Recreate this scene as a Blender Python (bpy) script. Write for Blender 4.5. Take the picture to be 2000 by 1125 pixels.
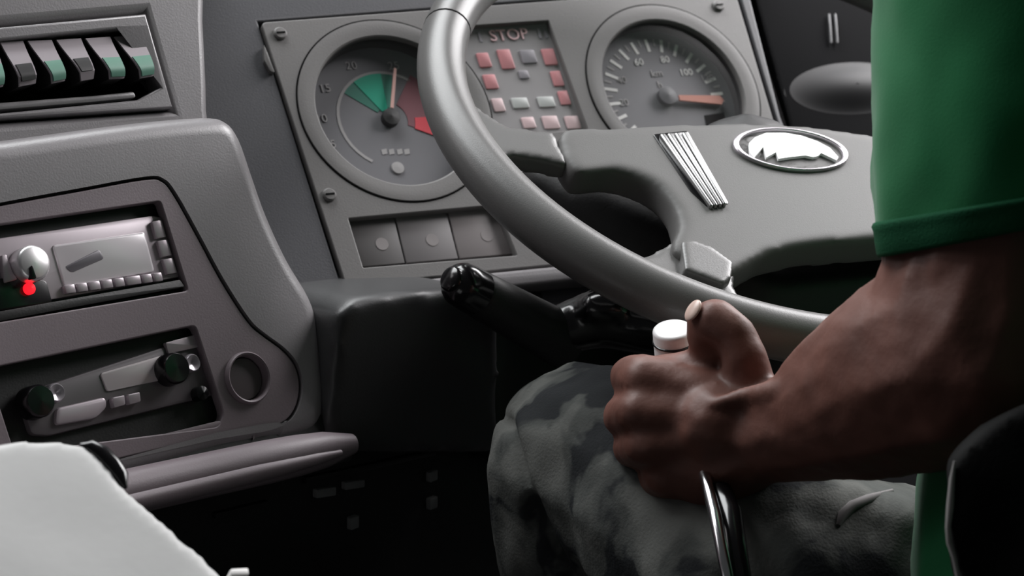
import bpy, bmesh, math, random
import numpy as np
from mathutils import Vector, Matrix
from mathutils.noise import noise as pnoise

random.seed(7)
for o in list(bpy.data.objects):
    bpy.data.objects.remove(o, do_unlink=True)
scn = bpy.context.scene
COL = scn.collection

# ------------------------------------------------------------------ camera
F = 4000.0                                   # focal length in pixels of a 2000 x 1125 frame
WX = Vector((0.88675, 0.11560, -0.44762))    # world axes seen in camera axes
WY = Vector((-0.46257, 0.23583, -0.85548))
WZ = Vector((0.00730, 0.96568, 0.26226))
CAM = Vector((0.0, 0.0, 1.0))
def c2w(p):                                  # direction in camera axes -> world
    p = Vector(p); return Vector((WX.dot(p), WY.dot(p), WZ.dot(p)))
RIGHT, UP, BACK = c2w((1, 0, 0)), c2w((0, 1, 0)), c2w((0, 0, 1))
cd = bpy.data.cameras.new('camera'); cam = bpy.data.objects.new('camera', cd); COL.objects.link(cam)
cd.sensor_width = 36.0; cd.lens = F / 2000.0 * 36.0; cd.clip_start = 0.05
cd.dof.use_dof = True; cd.dof.focus_distance = 1.12; cd.dof.aperture_fstop = 13.0
M = Matrix((RIGHT, UP, BACK)).transposed().to_4x4(); M.translation = CAM
cam.matrix_world = M
scn.camera = cam

# ------------------------------------------------------------------ light
w = bpy.data.worlds.new('cabin_ambient'); scn.world = w; w.use_nodes = True
w.node_tree.nodes['Background'].inputs[0].default_value = (0.96, 0.98, 1.0, 1)
w.node_tree.nodes['Background'].inputs[1].default_value = 0.035
def area(name, loc, target, sx, sy, power, col=(1, 1, 1)):
    l = bpy.data.lights.new(name, 'AREA'); l.shape = 'RECTANGLE'; l.size = sx; l.size_y = sy
    l.energy = power; l.color = col
    o = bpy.data.objects.new(name, l); COL.objects.link(o); o.location = loc
    o.rotation_euler = (Vector(target) - Vector(loc)).to_track_quat('-Z', 'Y').to_euler()
    return o
area('windscreen_daylight', (0.35, 1.80, 2.05), (0.5, 1.05, 0.75), 1.5, 0.8, 40, (0.97, 0.99, 1.0))
area('driver_window_daylight', (1.68, 1.25, 1.50), (0.4, 1.1, 0.75), 0.9, 0.75, 32, (1.0, 0.98, 0.99))
area('door_daylight', (-0.75, 1.85, 1.50), (0.5, 1.0, 0.7), 0.6, 0.9, 5, (1.0, 0.97, 0.98))
scn.view_settings.view_transform = 'Standard'
scn.view_settings.look = 'None'
scn.view_settings.exposure = 0.0
scn.view_settings.gamma = 1.0
scn.view_settings.use_curve_mapping = False

# ------------------------------------------------------------------ helpers
def ray(px, py):
    return (RIGHT * ((px - 1000) / F) + UP * (-(py - 562.5) / F) - BACK)
def at(px, py, d):
    return CAM + ray(px, py) * d
class Frame:
    """A real plane in the cab: origin, axes u (right), v (up the plane), n (towards the driver)."""
    def __init__(s, O, u, v):
        s.O = Vector(O); s.u = Vector(u).normalized(); s.n = s.u.cross(Vector(v)).normalized(); s.v = s.n.cross(s.u)
    def W(s, a, b, h=0.0):
        return s.O + s.u * a + s.v * b + s.n * h
    def P(s, px, py, h=0.0):
        d = ray(px, py); q = s.O + s.n * h
        t = s.n.dot(q - CAM) / s.n.dot(d)
        e = CAM + d * t - s.O
        return (s.u.dot(e), s.v.dot(e))
    def L(s, pts, h=0.0):
        return [s.P(x, y, h) for x, y in pts]
def srgb(c):
    return tuple(((x / 255 + 0.055) / 1.055) ** 2.4 if x > 10 else x / 255 / 12.92 for x in c)

MATS = {}
def mat(name, col, rough=0.5, metal=0.0, spec=0.5, bump=0.0, bscale=400.0, var=0.0, vscale=30.0, coat=0.0, emit=None, sheen=0.0):
    if name in MATS: return MATS[name]
    m = bpy.data.materials.new(name); m.use_nodes = True; nt = m.node_tree; b = nt.nodes['Principled BSDF']
    b.inputs['Base Color'].default_value = (*col, 1); b.inputs['Roughness'].default_value = rough
    b.inputs['Metallic'].default_value = metal; b.inputs['Specular IOR Level'].default_value = spec
    b.inputs['Coat Weight'].default_value = coat
    b.inputs['Sheen Weight'].default_value = sheen
    tc = nt.nodes.new('ShaderNodeTexCoord')
    if bump:
        n = nt.nodes.new('ShaderNodeTexNoise'); n.inputs['Scale'].default_value = bscale; n.inputs['Detail'].default_value = 4
        bm = nt.nodes.new('ShaderNodeBump'); bm.inputs['Strength'].default_value = bump; bm.inputs['Distance'].default_value = 0.001
        nt.links.new(tc.outputs['Object'], n.inputs['Vector']); nt.links.new(n.outputs['Fac'], bm.inputs['Height'])
        nt.links.new(bm.outputs['Normal'], b.inputs['Normal'])
    if var:
        n = nt.nodes.new('ShaderNodeTexNoise'); n.inputs['Scale'].default_value = vscale; n.inputs['Detail'].default_value = 3
        r = nt.nodes.new('ShaderNodeValToRGB'); r.color_ramp.elements[0].position = 0.3; r.color_ramp.elements[1].position = 0.7
        r.color_ramp.elements[0].color = (*[c * (1 - var) for c in col], 1); r.color_ramp.elements[1].color = (*[min(1, c * (1 + var)) for c in col], 1)
        nt.links.new(tc.outputs['Object'], n.inputs['Vector']); nt.links.new(n.outputs['Fac'], r.inputs['Fac'])
        nt.links.new(r.outputs['Color'], b.inputs['Base Color'])
    if emit:
        b.inputs['Emission Color'].default_value = (*emit[:3], 1); b.inputs['Emission Strength'].default_value = emit[3]
    MATS[name] = m; return m
def glass_mat():
    m = bpy.data.materials.new('clear_cover'); m.use_nodes = True; nt = m.node_tree; nt.nodes.clear()
    o = nt.nodes.new('ShaderNodeOutputMaterial'); mx = nt.nodes.new('ShaderNodeMixShader')
    t = nt.nodes.new('ShaderNodeBsdfTransparent'); g = nt.nodes.new('ShaderNodeBsdfGlossy'); g.inputs['Roughness'].default_value = 0.25
    mx.inputs[0].default_value = 0.03; nt.links.new(t.outputs[0], mx.inputs[1]); nt.links.new(g.outputs[0], mx.inputs[2])
    nt.links.new(mx.outputs[0], o.inputs['Surface']); return m

ROOT = {}
def tag(o, label=None, cat=None, group=None, kind=None):
    if label: o['label'] = label
    if cat: o['category'] = cat
    if group: o['group'] = group
    if kind: o['kind'] = kind
    return o
def thing(name, loc, label, cat, group=None):
    o = bpy.data.objects.new(name, None); COL.objects.link(o); o.location = loc; o.empty_display_size = 0.02
    ROOT[o.name] = Vector(loc); return tag(o, label, cat, group)
def finish(name, me, m, parent=None, smooth=35, label=None):
    """link a mesh whose vertices are in world space"""
    base = ROOT.get(parent.name, Vector()) if parent else None
    if base is None:
        xs = [v.co for v in me.vertices]
        base = Vector((sum(p.x for p in xs) / len(xs), sum(p.y for p in xs) / len(xs), min(p.z for p in xs)))
    me.transform(Matrix.Translation(-base))
    me.materials.clear(); me.materials.append(m)
    if smooth:
        me.polygons.foreach_set('use_smooth', [True] * len(me.polygons)); me.set_sharp_from_angle(angle=math.radians(smooth))
    o = bpy.data.objects.new(name, me); COL.objects.link(o)
    if parent: o.parent = parent
    else: o.location = base
    ROOT[o.name] = base
    if label: o['label'] = label
    return o
def from_bm(name, bm, m, parent=None, smooth=35, label=None):
    bmesh.ops.recalc_face_normals(bm, faces=bm.faces)
    me = bpy.data.meshes.new(name); bm.to_mesh(me); bm.free()
    return finish(name, me, m, parent, smooth, label)
def prism_bm(fr, pts, h0, h1, bev=0.0, seg=2, bm=None):
    own = bm is None
    b = bmesh.new()
    vs = [b.verts.new((p[0], p[1], h0)) for p in pts]
    f = b.faces.new(vs); r = bmesh.ops.extrude_face_region(b, geom=[f])
    top = [g for g in r['geom'] if isinstance(g, bmesh.types.BMVert)]
    for v in top: v.co.z = h1
    bmesh.ops.recalc_face_normals(b, faces=b.faces)
    if bev:
        ts = set(top); es = [e for e in b.edges if e.verts[0] in ts and e.verts[1] in ts]
        if len(pts) <= 8: es = list({e for v in top for e in v.link_edges})
        bmesh.ops.bevel(b, geom=es, offset=bev, segments=seg, affect='EDGES', profile=0.5, clamp_overlap=True)
    for v in b.verts: v.co = fr.W(*v.co)
    if own: return b
    me = bpy.data.meshes.new('t'); b.to_mesh(me); b.free(); bm.from_mesh(me); bpy.data.meshes.remove(me); return bm
def prism(name, m, parent, fr, pts, h0, h1, bev=0.0, seg=2, label=None):
    return from_bm(name, prism_bm(fr, pts, h0, h1, bev, seg), m, parent, 35, label)
def plate(name, m, parent, fr, loops, h0, h1, bev=0.0, res=3, label=None):
    """flat plate with holes and rounded edges"""
    cu = bpy.data.curves.new(name, 'CURVE'); cu.dimensions = '2D'; cu.fill_mode = 'BOTH'
    for lp in loops:
        s = cu.splines.new('POLY'); s.points.add(len(lp) - 1); s.use_cyclic_u = True
        for q, p in zip(s.points, lp): q.co = (p[0], p[1], 0, 1)
    cu.extrude = max(0, (h1 - h0) / 2 - bev); cu.bevel_depth = bev; cu.bevel_resolution = res; cu.offset = -bev
    o = bpy.data.objects.new(name, cu); COL.objects.link(o)
    dg = bpy.context.evaluated_depsgraph_get()
    me = bpy.data.meshes.new_from_object(o.evaluated_get(dg))
    bpy.data.objects.remove(o); bpy.data.curves.remove(cu)
    hm = (h0 + h1) / 2
    for v in me.vertices: v.co = fr.W(v.co.x, v.co.y, v.co.z + hm)
    return finish(name, me, m, parent, 35, label)
def text(name, body, m, parent, fr, pos, size, h, depth=0.0002, rot=0.0, sx=1.0):
    cu = bpy.data.curves.new(name, 'FONT'); cu.body = body; cu.size = size; cu.align_x = 'CENTER'; cu.align_y = 'CENTER'; cu.extrude = depth; cu.resolution_u = 3
    o = bpy.data.objects.new(name, cu); COL.objects.link(o)
    me = bpy.data.meshes.new_from_object(o.evaluated_get(bpy.context.evaluated_depsgraph_get()))
    bpy.data.objects.remove(o); bpy.data.curves.remove(cu)
    c, s = math.cos(rot), math.sin(rot)
    for v in me.vertices:
        x, y = v.co.x * sx, v.co.y
        v.co = fr.W(pos[0] + c * x - s * y, pos[1] + s * x + c * y, h + v.co.z)
    return finish(name, me, m, parent, 0)
def circle(c, r, n=48, rb=None):
    return [(c[0] + r * math.cos(2 * math.pi * i / n), c[1] + (rb or r) * math.sin(2 * math.pi * i / n)) for i in range(n)]
def smooth_loop(pts, k=6):
    out = []; n = len(pts)
    for i in range(n):
        p0, p1, p2, p3 = [Vector((*pts[(i + j) % n][:2], 0)) for j in (-1, 0, 1, 2)]
        for q in range(k):
            t = q / k
            v = 0.5 * ((2 * p1) + (p2 - p0) * t + (2 * p0 - 5 * p1 + 4 * p2 - p3) * t * t + (3 * p1 - p0 - 3 * p2 + p3) * t ** 3)
            out.append((v.x, v.y))
    return out
def round_loop(pts, r, k=5):
    """polygon with rounded corners"""
    out = []; n = len(pts); P = [Vector((p[0], p[1])) for p in pts]
    for i in range(n):
        a, b, c = P[i - 1], P[i], P[(i + 1) % n]
        d1, d2 = (a - b), (c - b); l = min(r, d1.length * 0.45, d2.length * 0.45)
        s, e = b + d1.normalized() * l, b + d2.normalized() * l
        for q in range(k + 1):
            t = q / k; v = s * (1 - t) ** 2 + b * 2 * t * (1 - t) + e * t * t; out.append((v.x, v.y))
    return out
def lathe_bm(fr, c, prof, n=64):
    b = bmesh.new(); rings = []
    for r, h in prof:
        rings.append([b.verts.new(fr.W(c[0] + r * math.cos(2 * math.pi * i / n), c[1] + r * math.sin(2 * math.pi * i / n), h)) for i in range(n)])
    for A, B in zip(rings, rings[1:]):
        for i in range(n): b.faces.new((A[i], A[(i + 1) % n], B[(i + 1) % n], B[i]))
    return b
def lathe(name, m, parent, fr, c, prof, n=64, cap=False, label=None, sm=40):
    b = lathe_bm(fr, c, prof, n)
    if cap:
        b.verts.ensure_lookup_table(); k = len(prof)
        b.faces.new([b.verts[(k - 1) * n + i] for i in range(n)]); b.faces.new([b.verts[i] for i in range(n)][::-1])
    return from_bm(name, b, m, parent, sm, label)
def tube_bm(pts, rad, n=14, closed=False, bm=None, flat=1.0):
    b = bm or bmesh.new(); P = [Vector(p) for p in pts]; N = len(P); rings = []
    R = rad if isinstance(rad, (list, tuple)) else [rad] * N
    T = [((P[(i + 1) % N] if closed or i < N - 1 else P[i]) - (P[i - 1] if closed or i > 0 else P[i])).normalized() for i in range(N)]
    ref = Vector((0, 0, 1)) if abs(T[0].z) < 0.9 else Vector((1, 0, 0)); x = T[0].cross(ref).normalized()
    for i in range(N):
        x = (x - T[i] * x.dot(T[i])).normalized(); y = T[i].cross(x)
        rings.append([b.verts.new(P[i] + (x * math.cos(2 * math.pi * k / n) + y * math.sin(2 * math.pi * k / n) * flat) * R[i]) for k in range(n)])
    for i in range(N if closed else N - 1):
        A, B = rings[i], rings[(i + 1) % N]
        for k in range(n): b.faces.new((A[k], A[(k + 1) % n], B[(k + 1) % n], B[k]))
    if not closed:
        b.faces.new(rings[0][::-1]); b.faces.new(rings[-1])
    return b
def tube(name, m, parent, pts, rad, n=14, closed=False, label=None, flat=1.0):
    return from_bm(name, tube_bm(pts, rad, n, closed, None, flat), m, parent, 50, label)
def capsule(bm, p, q, r0, r1, sub=2):
    b = bmesh.new()
    bmesh.ops.create_icosphere(b, subdivisions=sub, radius=r0, matrix=Matrix.Translation(p))
    bmesh.ops.create_icosphere(b, subdivisions=sub, radius=r1, matrix=Matrix.Translation(q))
    h = bmesh.ops.convex_hull(b, input=b.verts[:])
    junk = list({g for g in h['geom_interior'] + h['geom_unused'] if isinstance(g, bmesh.types.BMVert)})
    bmesh.ops.delete(b, geom=junk, context='VERTS')
    me = bpy.data.meshes.new('t'); b.to_mesh(me); b.free(); bm.from_mesh(me); bpy.data.meshes.remove(me)
def chain(bm, pts):
    """pts: (px, py, depth, radius in pixels) -> tapered capsules"""
    Q = [(at(x, y, d), r * d / F) for x, y, d, r in pts]
    for (p, r), (q, s) in zip(Q, Q[1:]): capsule(bm, p, q, r, s)
def remesh(name, bm, m, parent, voxel=0.0025, smooth=6, fac=0.5, label=None, noise_amp=0.0, noise_scale=20.0, disp=None):
    bmesh.ops.recalc_face_normals(bm, faces=bm.faces)
    me = bpy.data.meshes.new(name); bm.to_mesh(me); bm.free()
    o = bpy.data.objects.new(name, me); COL.objects.link(o)
    r = o.modifiers.new('r', 'REMESH'); r.mode = 'VOXEL'; r.voxel_size = voxel
    if smooth:
        s = o.modifiers.new('s', 'SMOOTH'); s.iterations = smooth; s.factor = fac
    out = bpy.data.meshes.new_from_object(o.evaluated_get(bpy.context.evaluated_depsgraph_get()))
    bpy.data.objects.remove(o); bpy.data.meshes.remove(me)
    if noise_amp or disp:
        ns = [v.normal.copy() for v in out.vertices]
        for v, nn in zip(out.vertices, ns):
            if noise_amp: v.co += nn * noise_amp * pnoise(v.co * noise_scale)
            if disp: v.co += nn * disp(v.co)
    return finish(name, out, m, parent, 180, label)
def loft(name, rows, m, parent=None, closed=False, smooth=60, thick=0.0, label=None):
    b = bmesh.new(); G = [[b.verts.new(p) for p in r] for r in rows]
    for A, B in zip(G, G[1:]):
        n = len(A)
        for i in range(n if closed else n - 1): b.faces.new((A[i], A[(i + 1) % n], B[(i + 1) % n], B[i]))
    bmesh.ops.recalc_face_normals(b, faces=b.faces)
    if thick: bmesh.ops.solidify(b, geom=b.faces[:], thickness=thick)
    return from_bm(name, b, m, parent, smooth, label)

# ------------------------------------------------------------------ materials
G_dash = mat('dash_grey_plastic', srgb((124, 121, 123)), 0.36, spec=0.6, bump=0.1, bscale=900, var=0.04)
G_dark = mat('dash_charcoal_plastic', srgb((72, 72, 76)), 0.5, bump=0.15, bscale=900)
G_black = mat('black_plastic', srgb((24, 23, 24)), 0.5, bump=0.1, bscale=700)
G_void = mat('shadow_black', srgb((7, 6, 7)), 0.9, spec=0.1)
G_plate = mat('cluster_grey_plastic', srgb((108, 106, 105)), 0.5, bump=0.12, bscale=1000)
G_console = mat('console_mauve_grey', srgb((124, 113, 118)), 0.42, bump=0.1, bscale=900)
G_wheel = mat('wheel_grey_plastic', srgb((94, 93, 92)), 0.36, bump=0.08, bscale=1200)
G_chrome = mat('chrome', (0.8, 0.8, 0.82), 0.16, 1.0)
G_rib = mat('satin_chrome', (0.30, 0.30, 0.30), 0.3, 0.9)
G_hub = mat('hub_grey_plastic', srgb((94, 93, 92)), 0.5, spec=0.25, bump=0.08, bscale=1200)
G_silver = mat('silver_plastic', srgb((190, 184, 190)), 0.25, 0.6)
G_face = mat('dial_face', srgb((114, 113, 117)), 0.6)
G_cup = mat('dial_cup', srgb((62, 61, 62)), 0.6)
G_white = mat('white_print', srgb((240, 238, 236)), 0.6)
G_dim = mat('dim_print', srgb((165, 162, 162)), 0.6)
G_glossblack = mat('gloss_black', srgb((16, 15, 17)), 0.18, spec=0.6)
G_glass = glass_mat()

# ------------------------------------------------------------------ frames
O_D = CAM + c2w((-0.07493, 0.11691, -1.33925))
D = Frame(O_D, c2w((0.8868, 0.1156, -0.4476)), c2w((-0.2788, 0.9059, -0.3202)))
C_W = CAM + c2w((0.17391, 0.11417, -1.38302)) * 0.92
nW = c2w((0.21246, 0.75097, 0.62523)).normalized()
uW = (Vector((1, 0, 0)) - nW * nW.x).normalized()
W = Frame(C_W, uW, nW.cross(uW))
kx, ky = 0.9508, 0.3100
tK = math.radians(22)
K = Frame(at(200, 450, 1.12), (kx, ky, 0), Vector((0, 0, 1)) * math.cos(tK) + Vector((-ky, kx, 0)) * math.sin(tK))
RW = 0.225 * 0.92
SW = Frame(at(170, 120, 1.165), (kx, ky, 0), K.v)

# ------------------------------------------------------------------ setting
def box(name, m, lo, hi, kind='structure'):
    b = bmesh.new(); bmesh.ops.create_cube(b, size=1)
    for v in b.verts: v.co = Vector([lo[i] + (hi[i] - lo[i]) * (v.co[i] + 0.5) for i in range(3)])
    o = from_bm(name, b, m, None, 0); o['kind'] = kind; return o
G_floor = mat('cab_floor_rubber', srgb((20, 20, 21)), 0.8, bump=0.3, bscale=150)
G_wall = mat('cab_wall_lining', srgb((40, 40, 42)), 0.7, bump=0.2, bscale=300)
box('floor', G_floor, (-1.3, -0.8, -0.05), (1.9, 2.3, 0.0))
box('wall_front', G_wall, (-1.3, 1.75, 0.0), (1.9, 1.8, 0.8))
box('wall_right', G_wall, (1.75, -0.8, 0.0), (1.8, 1.75, 0.95))

# ------------------------------------------------------------------ dashboard
dash = thing('dashboard', (0.4, 1.35, 0.0), 'grey moulded bus dashboard that carries the gauges and switches', 'dashboard')
# surround of the cluster, with an opening for the gauge plate
plate_px = [(512, 43), (678, 557), (1130, 512), (1606, 500), (1516, 243), (1436, -25)]
hole = D.L([(507, 38), (674, 563), (1132, 518), (1616, 508), (1524, 240), (1444, -32)])
sur = D.L([(250, -120), (270, 200), (330, 420), (430, 640), (640, 660), (1640, 590), (1660, 560), (1530, 225), (1452, -80)])
plate('gauge_surround', G_dark, dash, D, [sur, hole], -0.03, -0.002, 0.0015)
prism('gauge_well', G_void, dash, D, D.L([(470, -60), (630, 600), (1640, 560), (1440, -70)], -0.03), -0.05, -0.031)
# panel right of the gauges with an added bulge shaped to catch a highlight
prism('side_panel', mat('side_black', srgb((18, 18, 20)), 0.75, spec=0.08, bump=0.1, bscale=700), dash, D, D.L([(1440, -140), (1520, 150), (1640, 600), (2300, 560), (2200, -200)], -0.035), -0.08, -0.035, 0.004)
cA = D.P(1668, 172, -0.035)
loft('highlight_bulge', [[D.W(cA[0] + 0.062 * r * math.cos(t), cA[1] + 0.024 * r * math.sin(t), -0.0352 + 0.0075 * (1 - r * r) ** 2) for t in np.linspace(0, 2 * math.pi, 49)[:-1]] for r in np.linspace(0.02, 1.0, 16)], mat('side_gloss', srgb((24, 24, 26)), 0.5, spec=0.22), dash, closed=True, smooth=180, label='rounded bulge added for a highlight on the dark side panel')
for x in (1622, 1634):
    tube('trim_strip', mat('dull_metal', srgb((105, 105, 106)), 0.4, 0.5), dash, [D.W(*D.P(x, 28, -0.033), -0.033), D.W(*D.P(x + 1, 55, -0.033), -0.032), D.W(*D.P(x + 4, 84, -0.033), -0.033)], 0.0009, 8)
def fwd(p, z): return Vector((p.x, 1.75, z))
tp = [SW.W(*SW.P(x, -112 + (0 if x > -200 else 8), -0.01), -0.01) for x in (-780, -500, -200, 100, 380)] + [D.W(*D.P(x, y, -0.012), -0.012) for x, y in ((420, -112), (800, -100), (1200, -90), (1452, -75))] + [D.W(*D.P(x, y, -0.045), -0.045) for x, y in ((1500, -130), (1900, -160), (2180, -185))]
zt = max(p.z for p in tp) + 0.004
loft('dash_top', [tp, [p.lerp(fwd(p, zt), 0.06) + Vector((0, 0, 0.004)) for p in tp], [p.lerp(fwd(p, zt), 0.2) + Vector((0, 0, 0.004)) for p in tp], [fwd(p, zt) for p in tp]], G_dark, dash, thick=0.006)
# lower lip under the gauges and the rounded knee bolster
prism('lower_lip', G_dash, dash, D, round_loop(D.L([(672, 566), (1140, 520), (1330, 512), (1330, 556), (1150, 552), (690, 600)], 0.004), 0.006), -0.04, 0.010, 0.005, 4)
b = bmesh.new()
BOL = Frame(at(780, 700, 1.235), (0.985, 0.17, 0), (0.0, 0.10, 1.0))
prism_bm(BOL, BOL.L([(632, 700), (640, 610), (680, 578), (760, 566), (905, 556), (958, 566), (958, 880), (612, 880)]), -0.10, 0.012, bm=b)
remesh('knee_bolster', b, mat('bolster_charcoal', srgb((52, 52, 53)), 0.42, bump=0.1, bscale=800), dash, 0.004, 12)
b = bmesh.new()
prism_bm(BOL, BOL.L([(940, 575), (1180, 540), (1320, 560), (1320, 900), (940, 900)], -0.03), -0.12, -0.02, bm=b)
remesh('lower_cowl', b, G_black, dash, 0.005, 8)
# lower panel
LOW = Frame(at(560, 1000, 1.22), (kx, ky, 0), (0, 0.06, 1))
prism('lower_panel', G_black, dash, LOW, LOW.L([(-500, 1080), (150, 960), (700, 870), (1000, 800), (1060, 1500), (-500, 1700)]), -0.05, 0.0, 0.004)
G_faint = mat('faint_grey', srgb((120, 120, 121)), 0.55)
for q in ([(592, 930), (846, 876), (848, 886), (594, 942)], [(414, 1000), (520, 974), (522, 982), (416, 1010)]):
    prism('panel_ridge', G_black, dash, LOW, LOW.L(q), -0.002, 0.004, 0.001)
for x, y, ww, hh in ((632, 959, 38, 17), (688, 944, 38, 15), (842, 980, 15, 22), (842, 927, 15, 20), (688, 1018, 16, 24)):
    prism('panel_button', G_faint, dash, LOW, round_loop(LOW.L([(x - ww / 2, y - hh / 2 + 3), (x + ww / 2, y - hh / 2 - 3), (x + ww / 2, y + hh / 2 - 3), (x - ww / 2, y + hh / 2 + 3)]), 0.001), -0.002, 0.004, 0.001)
# ledge below the console
def kpt(px, py, h): return K.W(*K.P(px, py, h), h)
def lerp(a, b, t): return a + (b - a) * t
tube('ledge', G_console, dash, [kpt(lerp(-480, 690, t), lerp(1130, 866, t) - 5 * math.sin(t * 3.14), 0.012) for t in np.linspace(0, 1, 22)] , [0.0125] * 19 + [0.012, 0.0105, 0.006], 18)
tube('ledge_lip', G_console, dash, [kpt(lerp(-480, 668, t), lerp(1153, 884, t), 0.021) for t in np.linspace(0, 1, 22)], [0.0055] * 19 + [0.005, 0.004, 0.002], 14)
prism('ledge_back', G_black, dash, K, K.L([(-500, 1010), (420, 850), (640, 800), (690, 850), (690, 900), (-500, 1190)], -0.004), -0.05, -0.002, 0.003)
# fascia above: switch panel wall and the valley below it
swo = SW.L([(-80, 72), (0, 50), (284, 25), (338, 214), (0, 236), (-80, 248)])
plate('switch_fascia', G_dash, dash, SW, [smooth_loop(SW.L([(-800, -80), (-400, -105), (-90, -125), (300, -140), (398, -120), (405, 40), (412, 215), (400, 262), (200, 275), (-90, 310), (-400, 345), (-800, 390)]), 3), swo], -0.05, 0.0, 0.006, 4)
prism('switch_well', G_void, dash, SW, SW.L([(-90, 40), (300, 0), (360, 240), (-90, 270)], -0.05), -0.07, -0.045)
# ------------------------------------------------------------------ centre console
con = thing('centre_console', K.W(-0.02, -0.1, -0.05) * 1.0, 'mauve grey console housing with rounded corner around the radio units', 'console')
groove_px = [(-620, 510), (0, 395), (150, 368), (285, 344), (322, 348), (348, 378), (395, 462), (440, 545), (490, 622), (520, 650), (560, 680), (585, 712), (594, 755), (584, 800), (556, 830), (500, 846), (420, 858), (-620, 1035)]
outer_px = [(-800, 380), (0, 273), (250, 240), (395, 228), (440, 236), (468, 272), (494, 345), (520, 418), (560, 505), (604, 580), (622, 640), (632, 720), (634, 800), (610, 850), (540, 872), (420, 890), (-800, 1150)]
grv = smooth_loop(K.L(groove_px, 0.0), 4)
def inset(loop, d):
    P = [Vector(p) for p in loop]; n = len(P); A = sum(P[i].x * P[(i + 1) % n].y - P[(i + 1) % n].x * P[i].y for i in range(n)); s = 1 if A > 0 else -1
    out = []
    for i in range(n):
        t = (P[(i + 1) % n] - P[i - 1]).normalized(); out.append(tuple(P[i] + Vector((-t.y, t.x)) * d * s))
    return out
def shell(name, m, parent, fr, outer, hole, back, rad, seg=8, hdepth=0.012):
    b = bmesh.new(); rings = []
    for k in range(seg + 2):
        if k == 0: d, h = 0.0, back
        else:
            t = math.pi / 2 * (k - 1) / seg; d, h = rad * (1 - math.cos(t)), -rad + rad * math.sin(t)
        rings.append([b.verts.new((p[0], p[1], h)) for p in inset(outer, d)])
    n = len(outer)
    for A, B in zip(rings, rings[1:]):
        for i in range(n): b.faces.new((A[i], A[(i + 1) % n], B[(i + 1) % n], B[i]))
    h0 = [b.verts.new((p[0], p[1], 0.0)) for p in hole]; h1 = [b.verts.new((p[0], p[1], -hdepth)) for p in hole]; q = len(hole)
    es = [b.edges.new((h0[i], h0[(i + 1) % q])) for i in range(q)]
    for i in range(q): b.faces.new((h0[i], h0[(i + 1) % q], h1[(i + 1) % q], h1[i]))
    top = rings[-1]
    es += [b.edges.get((top[i], top[(i + 1) % n])) for i in range(n)]
    bmesh.ops.triangle_fill(b, use_beauty=True, use_dissolve=False, edges=es, normal=(0, 0, 1))
    for v in b.verts: v.co = fr.W(*v.co)
    return from_bm(name, b, m, parent, 40)
shell('console_housing', G_dash, con, K, smooth_loop(K.L(outer_px, -0.008), 4), grv, -0.05, 0.0125)
slot1 = round_loop(K.L([(-120, 456), (0, 437), (318, 391), (372, 566), (0, 628), (-120, 650)]), 0.002)
slot2 = round_loop(K.L([(-20, 718), (386, 634), (442, 806), (432, 832), (86, 876), (30, 872)]), 0.003)
rc = K.P(487, 737)
plate('console_fascia', G_console, con, K, [inset(grv, 0.0016), slot1, slot2, circle(rc, 0.0128)], -0.008, -0.0012, 0.0008, 3)
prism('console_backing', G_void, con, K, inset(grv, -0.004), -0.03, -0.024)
lathe('socket_ring', G_console, con, K, rc, [(0.0152, -0.002), (0.0150, 0.0008), (0.0142, 0.0018), (0.0133, 0.0012), (0.0128, -0.0012), (0.0126, -0.006)], 48)
lathe('socket_cover', mat('cover_mauve_dark', srgb((88, 78, 82)), 0.5), con, K, rc, [(0.0127, -0.008), (0.0127, -0.005), (0.0118, -0.0036), (0.006, -0.0032), (0.0001, -0.0031)], 40)

# ------------------------------------------------------------------ switch panel
sw = thing('switch_panel', SW.W(0, -0.03, -0.04), 'row of rocker switches in grey bezel at top left of dashboard', 'switch panel')
swi = inset(swo, 0.0012)
opn = SW.L([(-70, 92), (0, 80), (225, 58), (283, 56), (312, 172), (268, 196), (0, 222), (-70, 232)])
plate('bezel', G_dash, sw, SW, [swi, opn], -0.012, 0.0025, 0.0015)
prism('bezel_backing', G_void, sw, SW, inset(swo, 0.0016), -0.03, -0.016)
prism('bezel_bar', G_dash, sw, SW, round_loop(SW.L([(-70, 208), (0, 198), (190, 184), (268, 176), (272, 188), (195, 196), (0, 212), (-70, 222)]), 0.002), -0.014, -0.002, 0.002)
G_rock = mat('rocker_grey', srgb((150, 142, 147)), 0.4)
G_green = mat('green_lens', srgb((104, 146, 130)), 0.35)
G_lensd = mat('dark_lens', srgb((16, 15, 16)), 0.4)
gaps = [((-56, 83), (-12, 170)), ((2, 80), (36, 168)), ((56, 78), (100, 162)), ((112, 76), (157, 157)), ((169, 73), (213, 153)), ((226, 70), (273, 152)), ((288, 66), (318, 148))]
lens = ['green', 'dark', 'green', 'dark', 'green', 'green']
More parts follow.
